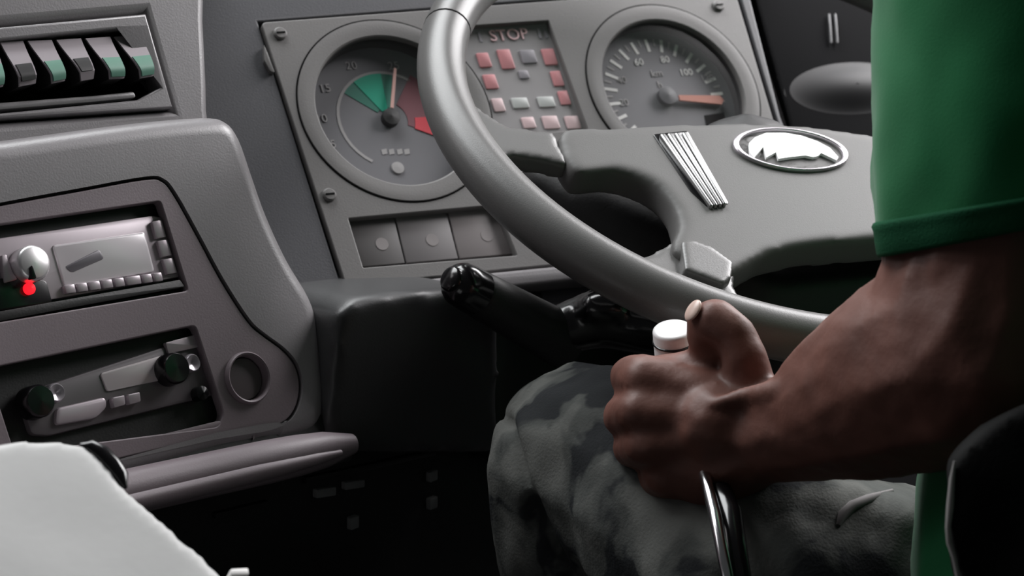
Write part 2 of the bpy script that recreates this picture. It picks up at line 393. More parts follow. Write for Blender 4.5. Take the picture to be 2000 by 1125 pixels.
for i in range(6):
    (xa, ya), (xb, yb) = gaps[i]; (xc, yc), (xd, yd) = gaps[i + 1]
    gx = 28
    tl, tr = SW.P(xa + 2, ya, 0), SW.P(xc - gx * 0.25, yc, 0)
    bl, br = SW.P(xb + 4, yb, 0.006), SW.P(xd - gx, yd, 0.006)
    if i == 5: tr, br = SW.P(281, 66, 0), SW.P(301, 148, 0.006)
    b = bmesh.new(); N = 7
    prof = [(0.0, -0.001), (0.15, 0.0005), (0.35, 0.003), (0.6, 0.0065), (0.8, 0.0085), (0.95, 0.008), (1.0, 0.006)]
    def rp(s, t, h):
        l = (lerp(tl[0], bl[0], t), lerp(tl[1], bl[1], t)); r = (lerp(tr[0], br[0], t), lerp(tr[1], br[1], t))
        return SW.W(lerp(l[0], r[0], s), lerp(l[1], r[1], s), h)
    def strip(t0, t1, dh, s0=0.0, s1=1.0, base=-0.014):
        bb = bmesh.new(); ts = [t0 + (t1 - t0) * k / 6 for k in range(7)]
        hh = [np.interp(t, [p[0] for p in prof], [p[1] for p in prof]) + dh for t in ts]
        top = [[bb.verts.new(rp(s, t, h)) for s in (s0, s1)] for t, h in zip(ts, hh)]
        bot = [[bb.verts.new(rp(s, t, h - 0.0012 if base is None else base)) for s in (s0, s1)] for t, h in zip(ts, hh)]
        for k in range(6):
            bb.faces.new((top[k][0], top[k][1], top[k + 1][1], top[k + 1][0])); bb.faces.new((bot[k][0], bot[k + 1][0], bot[k + 1][1], bot[k][1]))
            for s in (0, 1): bb.faces.new((top[k][s], top[k + 1][s], bot[k + 1][s], bot[k][s]))
        bb.faces.new((top[0][0], bot[0][0], bot[0][1], top[0][1])); bb.faces.new((top[6][0], top[6][1], bot[6][1], bot[6][0]))
        return bb
    rk = from_bm('rocker', strip(0, 1, -0.0012), G_black, sw, 40); from_bm('rocker_face', strip(0, 1, 0, 0.0, 1.0, None), G_rock, rk, 40)  # rocker sides black: shade of the gaps put into the body colour
    if lens[i] == 'green': from_bm('lens', strip(0.52, 0.97, 0.0006, 0.06, 0.96, -0.002), G_green, rk, 40, 'pale green lens')
    else: from_bm('lens', strip(0.5 if i == 3 else 0.55, 0.82 if i == 3 else 0.92, 0.0006, 0.10, 0.90, -0.002), G_lensd, rk, 40, 'black window')

# ------------------------------------------------------------------ radio
rad = thing('car_radio', K.W(*K.P(150, 590), -0.02), 'upper silver faced car radio with red light and chrome knob', 'radio')
prism('radio_body', G_black, rad, K, K.L([(-80, 446), (0, 432), (322, 388), (378, 582), (0, 636), (-80, 650)], -0.01), -0.022, -0.010)
G_rsil = mat('radio_silver', srgb((182, 172, 178)), 0.32, 0.3)
prism('face_frame', G_rsil, rad, K, round_loop(K.L([(-80, 478), (0, 464), (300, 420), (322, 424), (356, 540), (100, 585), (0, 604), (-80, 620)], -0.006), 0.002), -0.011, -0.006, 0.0015)
prism('display', mat('display_reflection', srgb((236, 230, 234)), 0.22, 0.1), rad, K, round_loop(K.L([(104, 478), (284, 452), (304, 530), (128, 560)], -0.0055), 0.002), -0.008, -0.0048, 0.001, label='display window with reflected white put into its colour')  # near-white base colour stands in for the light the window reflects
prism('reflection_shape', mat('display_dark', srgb((120, 116, 122)), 0.3), rad, K, round_loop(K.L([(128, 520), (195, 486), (206, 504), (142, 532)], -0.0048), 0.002), -0.006, -0.0045, 0.0002)  # dark oblique part of the display's reflection, painted as a patch
xs = [128, 152, 176, 201, 225, 248, 280, 302, 322]
for i in range(8):
    x0, x1 = xs[i] + 2, xs[i + 1] - 2
    f = lambda x: 574 - (x - 128) * 0.135
    prism('button', G_rsil, rad, K, K.L([(x0 - 4, f(x0) - 17), (x1 - 4, f(x1) - 17), (x1, f(x1)), (x0, f(x0))], -0.004), -0.008, -0.003, 0.0007)
for y0, y1 in ((428, 462), (466, 498), (502, 532)):
    dx = (y0 - 428) * 0.29
    prism('side_button', G_rsil, rad, K, K.L([(298 + dx, y0 + 4), (318 + dx, y0), (318 + dx + 9, y1), (298 + dx + 9, y1 + 4)], -0.004), -0.008, -0.0035, 0.0007)
prism('slot_lip', G_black, rad, K, round_loop(K.L([(-80, 622), (100, 590), (352, 546), (362, 560), (100, 608), (-80, 642)], -0.003), 0.001), -0.012, -0.002, 0.001)
kc = K.P(70, 512, 0.004)
kn = lathe('tuning_knob', mat('knob_silver', (0.92, 0.9, 0.91), 0.32, 0.7), rad, K, kc, [(0.0098, -0.008), (0.0098, 0.002), (0.0092, 0.0036), (0.0078, 0.0044), (0.0001, 0.0046)], 40, label='bright chrome tuning knob')
prism('pointer', G_glossblack, kn, K, round_loop([(kc[0] - 0.006, kc[1] - 0.0085), (kc[0] - 0.002, kc[1] - 0.0085), (kc[0] - 0.0022, kc[1] - 0.001), (kc[0] - 0.0045, kc[1] - 0.002)], 0.001), 0.003, 0.0054, 0.0004)
prism('dark_window', G_glossblack, rad, K, round_loop(K.L([(-60, 548), (40, 540), (92, 548), (104, 590), (-60, 616)], -0.004), 0.002), -0.008, -0.0035, 0.0005)
lc = K.P(62, 562, -0.001)
lathe('red_light', mat('red_led', srgb((200, 10, 14)), 0.3, emit=(1.0, 0.01, 0.02, 1.6)), rad, K, lc, [(0.0032, -0.006), (0.0032, -0.0015), (0.0024, -0.0003), (0.0001, 0.0)], 20, label='glowing red light')
prism('eject_lever', G_rsil, rad, K, round_loop(K.L([(4, 498), (14, 496), (26, 530), (36, 545), (10, 552)], -0.003), 0.001), -0.008, -0.0025, 0.001)

# ------------------------------------------------------------------ lower control unit
low = thing('heater_control', K.W(*K.P(240, 860), -0.02), 'lower dark control unit with two black knobs under the radio', 'control unit')
prism('unit_body', G_black, low, K, K.L([(-40, 720), (390, 630), (446, 810), (430, 836), (80, 888), (-30, 900)], -0.01), -0.022, -0.011)
prism('front_face', mat('unit_grey', srgb((104, 99, 102)), 0.35, 0.2), low, K, round_loop(K.L([(40, 768), (372, 660), (396, 662), (424, 770), (100, 850), (64, 848)], -0.007), 0.003), -0.011, -0.007, 0.0015)
prism('display', mat('unit_display', srgb((214, 206, 208)), 0.25, 0.1), low, K, round_loop(K.L([(198, 728), (322, 692), (334, 738), (212, 764)], -0.006), 0.002), -0.008, -0.006, 0.0006, label='pale display window')
prism('tape_door', G_rsil, low, K, round_loop(K.L([(112, 796), (208, 774), (212, 794), (190, 816), (110, 830)], -0.005), 0.003), -0.008, -0.0045, 0.0015)
for x in (222, 252):
    prism('button', G_rsil, low, K, round_loop(K.L([(x - 2, 776 - (x - 222) * .2), (x + 22, 771 - (x - 222) * .2), (x + 24, 790 - (x - 222) * .2), (x + 2, 796 - (x - 222) * .2)], -0.004), 0.001), -0.008, -0.003, 0.001)
for x, y, cx, cy in ((80, 782, 112, 766), (346, 718, 378, 708)):
    c = K.P(x, y, 0.002)
    kb = lathe('knob', G_glossblack, low, K, c, [(0.0092, -0.008), (0.0088, 0.002), (0.0078, 0.0035), (0.0001, 0.004)], 32)
    c2 = K.P(cx, cy, -0.002)
    lathe('knob_collar', G_silver, low, K, c2, [(0.0052, -0.008), (0.0052, -0.002), (0.0044, -0.0008), (0.003, -0.0012), (0.0001, -0.003)], 28)
lathe('small_knob', G_glossblack, low, K, K.P(400, 766, 0), [(0.0042, -0.008), (0.004, -0.001), (0.0001, 0.0002)], 24)
prism('corner_plate', G_rsil, low, K, round_loop(K.L([(326, 668), (386, 652), (396, 676), (332, 690)], -0.005), 0.001), -0.008, -0.0052, 0.001)
prism('bottom_rail', G_console, low, K, round_loop(K.L([(100, 884), (300, 852), (425, 822), (440, 826), (436, 836), (110, 894)], -0.003), 0.001), -0.012, -0.0015, 0.0015)

# ------------------------------------------------------------------ instrument cluster
ic = thing('instrument_cluster', D.W(0.1, -0.11, -0.03), 'grey gauge plate with two round dials and red warning lamps', 'instrument cluster')
cL = (0.0, 0.0); RO = 0.055
cR = (0.19383 * 1.1, -0.0015 * 1.1)
lampw = D.L([(880, 53), (1074, 40), (1150, 252), (956, 266)])
strip = D.L([(683, 426), (972, 400), (1012, 498), (712, 522)])
plate('gauge_plate', G_plate, ic, D, [round_loop(D.L(plate_px), 0.004), circle(cL, RO, 72), circle(cR, RO, 72), round_loop(lampw, 0.0008), round_loop(strip, 0.0008)], -0.006, 0.0, 0.0008)
HF = -0.014
for c in (cL, cR):
    lathe('dial_bezel', G_plate, ic, D, c, [(0.0672, -0.0005), (0.0668, 0.0008), (0.0645, 0.0010), (0.060, 0.0008), (0.0560, 0.0004), (0.0550, -0.0006), (0.0547, -0.003)], 96, sm=12)
    lathe('dial_cup', G_cup, ic, D, c, [(0.0547, -0.003), (0.0545, HF - 0.001)], 96)
    lathe('dial_face', G_face, ic, D, c, [(0.0547, HF - 0.002), (0.0547, HF), (0.0001, HF)], 72)
    lathe('dial_groove', G_void, ic, D, c, [(0.0684, -0.001), (0.0680, 0.0003), (0.0671, 0.0003)], 96)
def pol(c, r, a): return (c[0] + r * math.cos(math.radians(a)), c[1] + r * math.sin(math.radians(a)))
def on_face(pts): return D.L(pts, HF)
G_dg = mat('dial_green_dark', srgb((52, 120, 104)), 0.5); G_dr = mat('dial_red_dark', srgb((128, 78, 86)), 0.5)
apex = D.P(742, 238, HF)
def sector(name, m, a0, a1, r0, r1, h):
    n = 14; A = [math.radians(a0 + (a1 - a0) * i / n) for i in range(n + 1)]
    prism(name, m, ic, D, [(r1 * math.cos(a), r1 * math.sin(a)) for a in A] + [(r0 * math.cos(a), r0 * math.sin(a)) for a in A[::-1]], HF - 0.0005, h)
def ang(px, py):
    p = D.P(px, py, HF); return math.degrees(math.atan2(p[1], p[0])), math.hypot(*p)
aG0, aG1 = ang(672, 180)[0], ang(768, 150)[0]
sector('green_zone', G_dg, aG0, aG1, 0.009, 0.0345, HF + 0.0003)
sector('green_band', mat('dial_green', srgb((20, 165, 135)), 0.5), ang(700, 168)[0], ang(746, 148)[0], 0.007, 0.0345, HF + 0.0006)
sector('red_zone', G_dr, ang(790, 175)[0], ang(850, 260)[0], 0.013, 0.040, HF + 0.0003)
sector('red_band', mat('dial_red', srgb((215, 66, 78)), 0.5), ang(842, 228)[0], ang(845, 260)[0] - 2, 0.018, 0.044, HF + 0.0006)
def arc(name, m, c, r0, r1, a0, a1, h):
    n = 20; A = [math.radians(a0 + (a1 - a0) * i / n) for i in range(n + 1)]
    prism(name, m, ic, D, [(c[0] + r1 * math.cos(a), c[1] + r1 * math.sin(a)) for a in A] + [(c[0] + r0 * math.cos(a), c[1] + r0 * math.sin(a)) for a in A[::-1]], HF - 0.0005, HF + 0.0003)
arc('scale_arc', G_dim, cL, 0.0345, 0.0365, 235, 50, 0)
for s, (x, y) in zip(('5', '10', '15', '20', '25'), ((653, 282), (630, 232), (637, 173), (688, 129), (771, 129))):
    text('numeral', s, G_dim, ic, D, on_face([(x, y)])[0], 0.0085, HF + 0.0004)
a, r = ang(770, 148)
nd = [pol(cL, 0.007, a - 9), pol(cL, 0.007, a + 9), pol(cL, 0.038, a + 1.4), pol(cL, 0.038, a - 1.4)]
prism('needle', mat('needle_pink', srgb((214, 168, 160)), 0.5), ic, D, nd, HF + 0.003, HF + 0.0042, label='pale pink needle')
lathe('needle_hub', G_black, ic, D, cL, [(0.006, HF), (0.006, HF + 0.005), (0.0001, HF + 0.006)], 28)
lathe('dial_lamp', G_dim, ic, D, D.P(779, 328, HF), [(0.0045, HF), (0.0042, HF + 0.001), (0.0001, HF + 0.0012)], 24)
for k, x in enumerate((752, 766, 782, 796)):
    prism('dial_print', G_dim, ic, D, D.L([(x - 5, 292), (x + 5, 290), (x + 7, 300), (x - 3, 302)], HF), HF - 0.0004, HF + 0.0003)
# right dial
for i in range(0, 33):
    a = 212 - i * 7.6
    if a < -12: break
    mj = i % 2 == 0; r0 = 0.0375 if mj else 0.042; wd = 0.0012 if mj else 0.0007
    ca, sa = math.cos(math.radians(a)), math.sin(math.radians(a))
    q = [(cR[0] + r * ca - s * wd * sa, cR[1] + r * sa + s * wd * ca) for r, s in ((r0, -1), (0.0475, -1), (0.0475, 1), (r0, 1))]
    prism('tick', G_white if mj else G_dim, ic, D, q, HF - 0.0004, HF + 0.0003)
for s, (x, y) in zip(('20', '40', '60', '80', '100', '120'), ((1221, 201), (1217, 157), (1250, 122), (1301, 117), (1342, 142), (1383, 153))):
    text('numeral', s, G_white if s in ('60', '80', '100') else G_dim, ic, D, D.P(x, y, HF), 0.0075, HF + 0.0004)
text('dial_lettering', 'km', G_dim, ic, D, D.P(1285, 144, HF), 0.008, HF + 0.0004)
text('dial_lettering', 'h', G_dim, ic, D, D.P(1291, 166, HF), 0.008, HF + 0.0004)
prism('needle', mat('needle_orange', srgb((186, 118, 100)), 0.5), ic, D, D.L([(1328, 186), (1408, 187), (1416, 196), (1412, 204), (1330, 196)], HF + 0.003), HF + 0.002, HF + 0.0035, label='orange needle')
lathe('needle_hub', G_dark, ic, D, cR, [(0.007, HF), (0.007, HF + 0.004), (0.0001, HF + 0.005)], 28)
prism('odometer_window', G_void, ic, D, D.L([(1378, 226), (1416, 220), (1420, 240), (1382, 246)], HF), HF - 0.0004, HF + 0.0005)
for c in (cL, cR): lathe('dial_glass', G_glass, ic, D, c, [(0.0546, -0.0035), (0.0001, -0.0035)], 64)
# warning lamps
HL = -0.0045
prism('lamp_board', mat('lamp_board_grey', srgb((140, 137, 138)), 0.5), ic, D, D.L([(850, 33), (1090, 20), (1180, 280), (930, 293)], HL), HL - 0.003, HL)
G_lr = mat('lamp_red', srgb((206, 138, 142)), 0.45); G_lp = mat('lamp_pink', srgb((224, 196, 198)), 0.4); G_lg = mat('lamp_grey', srgb((150, 146, 152)), 0.45); G_lw = mat('lamp_white', srgb((196, 198, 196)), 0.4)
def lamp(x0, y0, x1, y1, m):
    X = lambda x: 900 + 0.2222 * x; Y = lambda y: 20 + 0.2222 * y
    lean = (y1 - y0) * 0.2222 * 0.33; xa, xb = X(x0), X(x1) - lean
    prism('warning_lamp', m, ic, D, round_loop(D.L([(xa, Y(y0)), (xb, Y(y0) - 1.5), (xb + lean, Y(y1) - 1.5), (xa + lean, Y(y1))], HL + 0.001), 0.001), HL - 0.001, HL + 0.0012, 0.0005)
for q in ((145, 375, 290, 500, G_lr), (325, 345, 495, 515, G_lr), (525, 350, 690, 465, G_lg), (715, 340, 870, 480, G_lr),
          (200, 565, 350, 690, G_lr), (515, 530, 620, 600, G_lg), (795, 535, 925, 665, G_lr), (275, 775, 410, 890, G_lp), (860, 710, 985, 830, G_lr),
          (450, 770, 620, 860, G_lw), (680, 760, 850, 850, G_lw), (540, 940, 680, 1035, G_lp), (720, 930, 890, 1040, G_lp), (920, 930, 1075, 1040, G_lp)):
    lamp(*q)
text('stop_lettering', 'STOP', mat('stop_pink', srgb((232, 196, 198)), 0.45), ic, D, D.P(996, 69, HL), 0.0125, HL + 0.0004, 0.0004)
for x, y in ((936, 72), (1052, 65), (1064, 64)):
    prism('lamp_print', G_lg, ic, D, D.L([(x - 2, y - 10), (x + 3, y - 10), (x + 9, y + 10), (x + 4, y + 10)], HL), HL - 0.0005, HL + 0.0004)
loft('lamp_cover', [[D.W(*lampw[0], -0.0012), D.W(*lampw[1], -0.0012)], [D.W(*lampw[3], -0.0012), D.W(*lampw[2], -0.0012)]], G_glass, ic)
# lower lamp strip
G_tl = [mat('tile_dark', srgb((98, 95, 95)), 0.5), mat('tile_mid', srgb((126, 122, 123)), 0.5), mat('tile_light', srgb((146, 140, 140)), 0.45)]
prism('strip_backing', G_dark, ic, D, D.L([(670, 410), (1000, 390), (1030, 510), (700, 540)], -0.008), -0.012, -0.008)
for k, (xa, xb, xc, xd) in enumerate(((680, 769, 793, 708), (772, 872, 897, 796), (875, 985, 1008, 900))):
    t = lambda x: 424 - (x - 680) * 0.085; bt = lambda x: 521 - (x - 708) * 0.085
    tl_ = prism('lamp_tile', G_tl[k], ic, D, D.L([(xa, t(xa)), (xb, t(xb)), (xc, bt(xc)), (xd, bt(xd))], -0.006), -0.0085, -0.0055, 0.0006)
    cx, cy = (xa + xc) / 2 + 12, t(xa) + 52
    lathe('tile_symbol', G_tl[2], tl_, D, D.P(cx, cy, -0.0055), [(0.0045, -0.0056), (0.0043, -0.0052), (0.0001, -0.0052)], 20)
# screws and side clip
for x, y in ((549, 66), (645, 381), (1405, 12)):
    c = D.P(x, y)
    s = lathe('screw', G_plate, ic, D, c, [(0.0045, -0.0005), (0.0045, 0.0012), (0.0036, 0.0022), (0.0001, 0.0024)], 24)
    prism('screw_slot', G_void, s, D, [(c[0] - .003, c[1] - .0005), (c[0] + .003, c[1] - .0005), (c[0] + .003, c[1] + .0005), (c[0] - .003, c[1] + .0005)], 0.002, 0.0027)
prism('side_clip', G_plate, ic, D, round_loop(D.L([(517, 88), (524, 104), (538, 142), (530, 140), (518, 118)], 0.001), 0.001), -0.003, 0.002, 0.001)

# ------------------------------------------------------------------ steering wheel
sw_ = thing('steering_wheel', C_W, 'large silver grey steering wheel with oval badge on its hub', 'steering wheel')
NR = 160
rimpts = [W.W(RW * math.cos(2 * math.pi * i / NR), RW * math.sin(2 * math.pi * i / NR)) for i in range(NR)]
rim = tube('rim', G_wheel, sw_, rimpts, 0.0148, 24, True)
for px, py in ((884, 60),):
    p = W.P(px, py); a0 = math.atan2(p[1], p[0])
    tube('rim_seam', G_void, rim, [W.W(RW * math.cos(a0 + d), RW * math.sin(a0 + d)) for d in (-0.004, 0.0, 0.004)], 0.01495, 24)
def blob_prism(name, m, polys, voxel, smooth, label=None, parent=sw_, fr=W):
    b = bmesh.new()
    for pts, h0, h1 in polys: prism_bm(fr, fr.L(pts, h1 if h1 < .02 else 0), h0, h1, bm=b)
    return remesh(name, b, m, parent, voxel, smooth, label=label)
pad_px = smooth_loop([(1096, 254), (1180, 246), (1300, 240), (1430, 236), (1560, 240), (1700, 258), (1850, 285), (1950, 330), (1965, 395), (1905, 440), (1800, 458), (1690, 466), (1580, 474), (1500, 492), (1448, 520), (1410, 530), (1318, 486), (1328, 440), (1314, 392), (1272, 352), (1200, 328), (1122, 330)], 4)
hub = blob_prism('hub_pad', G_hub, [(pad_px, -0.016, 0.005)], 0.002, 40)
blob_prism('spoke', G_wheel, [([(905, 170), (946, 214), (996, 244), (1086, 256), (1118, 322), (1060, 308), (1000, 300), (960, 310), (900, 260)], -0.010, 0.003)], 0.0025, 7)
blob_prism('spoke', G_wheel, [([(1318, 470), (1345, 458), (1400, 476), (1446, 508), (1436, 556), (1470, 610), (1300, 580), (1200, 500), (1262, 498)], -0.014, 0.0)], 0.0025, 6)
# mirrored spokes on the far side of the wheel
def mir(pts):
    return [(-a, b) for a, b in pts][::-1]
for pts in ([(905, 170), (946, 214), (996, 244), (1086, 256), (1120, 332), (1060, 318), (1004, 310), (960, 330), (900, 260)],):
    b = bmesh.new(); prism_bm(W, mir(W.L(pts)), -0.014, 0.003, bm=b); remesh('spoke', b, G_wheel, sw_, 0.0025, 7)
blob_prism('spoke_cover', G_wheel, [([(1332, 470), (1352, 464), (1396, 480), (1436, 510), (1432, 540), (1415, 552), (1340, 524)], -0.004, 0.006)], 0.0012, 16)
# ribbed bright strip
HS = 0.0045
strip_px = [(1280, 262), (1346, 257), (1424, 398), (1384, 404)]
st = prism('strip_backing', G_glossblack, sw_, W, round_loop(W.L([(1276, 264), (1345, 257), (1426, 400), (1384, 407), (1350, 375)], HS), 0.002), -0.004, HS + 0.001, 0.0006)
P4 = [Vector(p) for p in W.L(strip_px, HS + 0.003)]
for k in range(4):
    s0, s1 = 0.16 + k * 0.215, 0.16 + k * 0.215 + 0.17
    q = [P4[0].lerp(P4[1], s0), P4[0].lerp(P4[1], s1), P4[3].lerp(P4[2], s1), P4[3].lerp(P4[2], s0)]
    prism('chrome_rib', G_rib, st, W, [tuple(x) for x in q], -0.002, HS + 0.0035, 0.0014, 3, 'bright chrome rib')
# badge
bc = [(1546 + 113 * math.cos(t) * math.cos(.075) - 40 * math.sin(t) * math.sin(.075), 295 + 113 * math.cos(t) * math.sin(.075) * 1.6 + 40 * math.sin(t) * math.cos(.075)) for t in np.linspace(0, 2 * math.pi, 49)[:-1]]
HB = 0.005
bl_ = W.L(bc, HB); cb = Vector((sum(p[0] for p in bl_) / 48, sum(p[1] for p in bl_) / 48))
def sc(l, k): return [tuple(cb + (Vector(p) - cb) * k) for p in l]
bad = prism('badge', mat('badge_grey', srgb((150, 148, 148)), 0.35), sw_, W, bl_, -0.006, HB, 0.001, label='oval silver badge')
plate('badge_ring', G_silver, bad, W, [bl_, sc(bl_, 0.9)], HB - 0.001, HB + 0.0022, 0.001)
wp = [(410, 370), (480, 300), (620, 245), (850, 245), (1050, 280), (1250, 350), (1400, 430), (1500, 540), (1480, 580), (1290, 490), (1255, 525), (1195, 540), (1100, 520), (950, 535), (770, 560), (740, 480), (620, 545), (585, 415), (470, 545), (420, 480)]
prism('badge_reflection', mat('reflection_white', srgb((250, 250, 250)), 0.3), bad, W, W.L([(1400 + .16 * x, 220 + .16 * y) for x, y in wp], HB + 0.002), HB - 0.001, HB + 0.002, label='white reflection with jagged lower edge, built as a plate')  # jagged reflection on the badge, put in as a white plate

# ------------------------------------------------------------------ steering column and stalk
colm = thing('steering_column', W.W(0, 0.0, -0.40), 'black steering column shroud behind the wheel', 'steering column')
b = bmesh.new()
capsule(b, W.W(0, 0, -0.05), W.W(0, 0.0, -0.14), 0.045, 0.055); capsule(b, W.W(0, 0, -0.14), W.W(0, 0, -0.36), 0.055, 0.045)
chain(b, [(1062, 362, 1.262, 52), (1150, 412, 1.262, 95), (1330, 520, 1.27, 140), (1480, 600, 1.27, 150), (1760, 570, 1.28, 125)])
remesh('column_shroud', b, G_black, colm, 0.004, 4)
b = bmesh.new(); chain(b, [(1330, 640, 1.24, 70), (1180, 620, 1.25, 62), (1110, 640, 1.25, 52)]); chain(b, [(1165, 600, 1.235, 34), (1200, 600, 1.235, 38)])
remesh('switch_housing', b, G_glossblack, colm, 0.003, 4)
stk = thing('indicator_stalk', at(1080, 655, 1.245), 'black indicator stalk with rounded tip beside the steering column', 'stalk')
S0, S1 = at(1085, 655, 1.25), at(898, 552, 1.185)
def sp(t): return S0.lerp(S1, t)
tube('stalk_shaft', G_black, stk, [sp(t) for t in (-0.1, 0.0, 0.3, 0.6, 0.80, 0.82)], [0.0175, 0.0170, 0.0158, 0.0147, 0.0140, 0.0128], 28)
tube('stalk_tip', G_glossblack, stk, [sp(t) for t in (0.82, 0.825, 0.93, 0.99, 1.03, 1.06, 1.075, 1.08)], [0.0126, 0.0138, 0.0136, 0.0130, 0.0112, 0.0082, 0.004, 0.0005], 28)
tube('tip_button', G_glossblack, stk, [sp(t) for t in (1.05, 1.085, 1.095, 1.10)], [0.0078, 0.0074, 0.006, 0.0005], 24)

# ------------------------------------------------------------------ cushion at the lower left
CU = Frame(at(150, 1000, 0.86), (kx, ky, 0), Vector((0, 0, 1)) * 0.55 + Vector((-ky, kx, 0)) * 0.83)
cus = thing('seat_cushion', CU.W(0, -0.02, -0.08), 'light grey padded vinyl cushion in the lower left corner', 'cushion')
b = bmesh.new()
prism_bm(CU, smooth_loop(CU.L([(-140, 885), (-40, 866), (70, 858), (150, 862), (196, 884), (240, 940), (300, 994), (380, 1066), (450, 1130), (520, 1230), (300, 1400), (-140, 1400)]), 4), -0.09, 0.0, bm=b)
remesh('padding', b, mat('light_grey_vinyl', srgb((178, 178, 177)), 0.5, bump=0.08, bscale=250, var=0.03), cus, 0.003, 10, noise_amp=0.0015, noise_scale=14)
tube('black_edging', G_glossblack, cus, [CU.W(*CU.P(x, y, -0.002), -0.002) for x, y in ((158, 868), (178, 872), (200, 886), (222, 908), (238, 930), (247, 952))], [0.001, 0.0035, 0.0042, 0.0042, 0.0035, 0.001], 12, label='black glossy edging')
prism('white_tag', G_white, cus, CU, CU.L([(446, 1120), (482, 1118), (484, 1132), (448, 1134)], 0.0), -0.01, 0.004, 0.001)

# ------------------------------------------------------------------ driver
skin = mat('dark_brown_skin', srgb((104, 66, 56)), 0.55, bump=0.25, bscale=220, var=0.12, vscale=40)
b = bmesh.new()
# forearm, elbow, upper arm, shoulder and trunk
chain(b, [(1470, 850, 1.045, 92), (1520, 845, 1.035, 100), (1600, 820, 1.02, 122), (1700, 768, 1.0, 172), (1800, 722, 0.975, 206), (1900, 690, 0.955, 228), (1950, 560, 0.955, 232), (1965, 300, 0.955, 240), (1980, -100, 0.96, 260), (2120, -420, 0.95, 270)])
chain(b, [(2640, -250, 0.90, 400), (2640, 300, 0.90, 450), (2600, 900, 0.91, 450), (2480, 1250, 0.93, 420)])
chain(b, [(2120, -420, 0.95, 270), (2640, -250, 0.90, 400)])
# back of the hand
chain(b, [(1470, 850, 1.045, 92), (1400, 830, 1.045, 88)])
MCP = [(1264, 742, 1.058, 53), (1252, 806, 1.052, 50), (1268, 866, 1.052, 50), (1306, 926, 1.056, 48)]
roots = [(1440, 790, 1.05, 52), (1440, 820, 1.045, 56), (1440, 855, 1.045, 56), (1440, 885, 1.05, 60)]
for m_, r_ in zip(MCP, roots): chain(b, [r_, m_])
chain(b, [(1300, 735, 1.068, 44), (1390, 718, 1.066, 46), (1440, 770, 1.06, 50)])
chain(b, [(1330, 900, 1.058, 72), (1390, 915, 1.055, 84), (1460, 880, 1.045, 86)])
chain(b, [(1290, 800, 1.07, 60), (1420, 850, 1.07, 80)])
# thumb
chain(b, [(1476, 800, 1.05, 56), (1458, 700, 1.045, 47), (1436, 650, 1.046, 43), (1398, 626, 1.05, 46), (1384, 628, 1.054, 42)])
chain(b, [(1384, 628, 1.054, 42), (1380, 655, 1.058, 38), (1400, 690, 1.062, 40)])
# tendon ridge from the wrist towards the thumb side
chain(b, [(1560, 765, 1.0, 30), (1470, 770, 1.02, 20), (1390, 790, 1.028, 12)])
# fingers folded round the knob
F1 = [((1236, 736, 1.085, 45), (1262, 742, 1.112, 42), (1330, 748, 1.12, 38), (1384, 752, 1.108, 34)),
      ((1222, 812, 1.080, 44), (1246, 818, 1.112, 42), (1320, 816, 1.122, 38), (1380, 812, 1.11, 34)),
      ((1240, 872, 1.078, 43), (1262, 880, 1.11, 41), (1330, 876, 1.12, 37), (1385, 870, 1.108, 33)),
      ((1282, 934, 1.080, 40), (1300, 940, 1.106, 37), (1350, 932, 1.114, 33), (1392, 926, 1.104, 29))]
for m_, f in zip(MCP, F1): chain(b, [m_, *f])
def knuckle(co):
    return 0.0007 * pnoise(co * 90) + 0.0006 * pnoise(co * 45)
person = remesh('person', b, skin, None, 0.0022, 5, disp=knuckle)
tag(person, 'driver in green shirt and mottled grey trousers gripping the gear lever', 'person')
ROOT['person'] = person.location.copy()
# thumbnail
b = bmesh.new(); bmesh.ops.create_uvsphere(b, u_segments=20, v_segments=12, radius=1)
nc = at(1356, 606, 1.046); nx = (at(1346, 622, 1.046) - at(1366, 590, 1.046)).normalized(); nn_ = (-RIGHT * 0.75 + UP * 0.35 + BACK * 0.55); nn_ = (nn_ - nx * nn_.dot(nx)).normalized(); ny = nn_.cross(nx)
for v in b.verts: v.co = nc + nx * v.co.x * 0.0062 + ny * v.co.y * 0.0048 + nn_ * v.co.z * 0.0016
from_bm('thumbnail', b, mat('nail', srgb((214, 186, 174)), 0.3), person, 180, 'pale shiny thumbnail')
# shirt: trunk, sleeve, hem
G_shirt = mat('green_cotton', srgb((28, 112, 66)), 0.85, spec=0.2, bump=0.12, bscale=900, var=0.08, vscale=25, sheen=0.2)
def ringpts(cx, cy, d, rx, rd, tilt, n=56):
    out = []; c = at(cx, cy, d); s = d / F
    for i in range(n):
        t = 2 * math.pi * i / n
        p = c + RIGHT * math.cos(t) * rx * s + BACK * math.sin(t) * rd * s - UP * (-math.cos(t)) * tilt * s
        out.append(p)
    return out
def wrinkle(p, amp):
    return amp * (pnoise(Vector((p.x * 22, p.y * 22, p.z * 9))) + 0.5 * pnoise(p * 38))
sl = [(-260, 1708, 0), (-120, 1714, 0), (-60, 1714, 2), (0, 1712, 4), (45, 1708, 6), (90, 1704, 8), (135, 1701, 11), (180, 1699, 14), (220, 1699, 18), (260, 1699, 22), (295, 1700, 27), (330, 1701, 32), (360, 1704, 38), (385, 1708, 44), (405, 1712, 48), (425, 1716, 52), (442, 1720, 55)]
def sleeve_ring(y, off=0.0, n=96):
    ys = [q[0] for q in sl]; xl = float(np.interp(y, ys, [q[1] for q in sl])); tl = float(np.interp(y, ys, [q[2] for q in sl]))
    cx = 1985; cc = at(cx, y, 0.955)
    return [p + (p - cc).normalized() * (wrinkle(p, 0.0055) + off) for p in ringpts(cx, y, 0.955, cx - xl, (cx - xl) * 0.95, tl, n)]
loft('shirt_sleeve', [sleeve_ring(q[0]) for q in sl], G_shirt, person, True, 80, thick=0.0025)
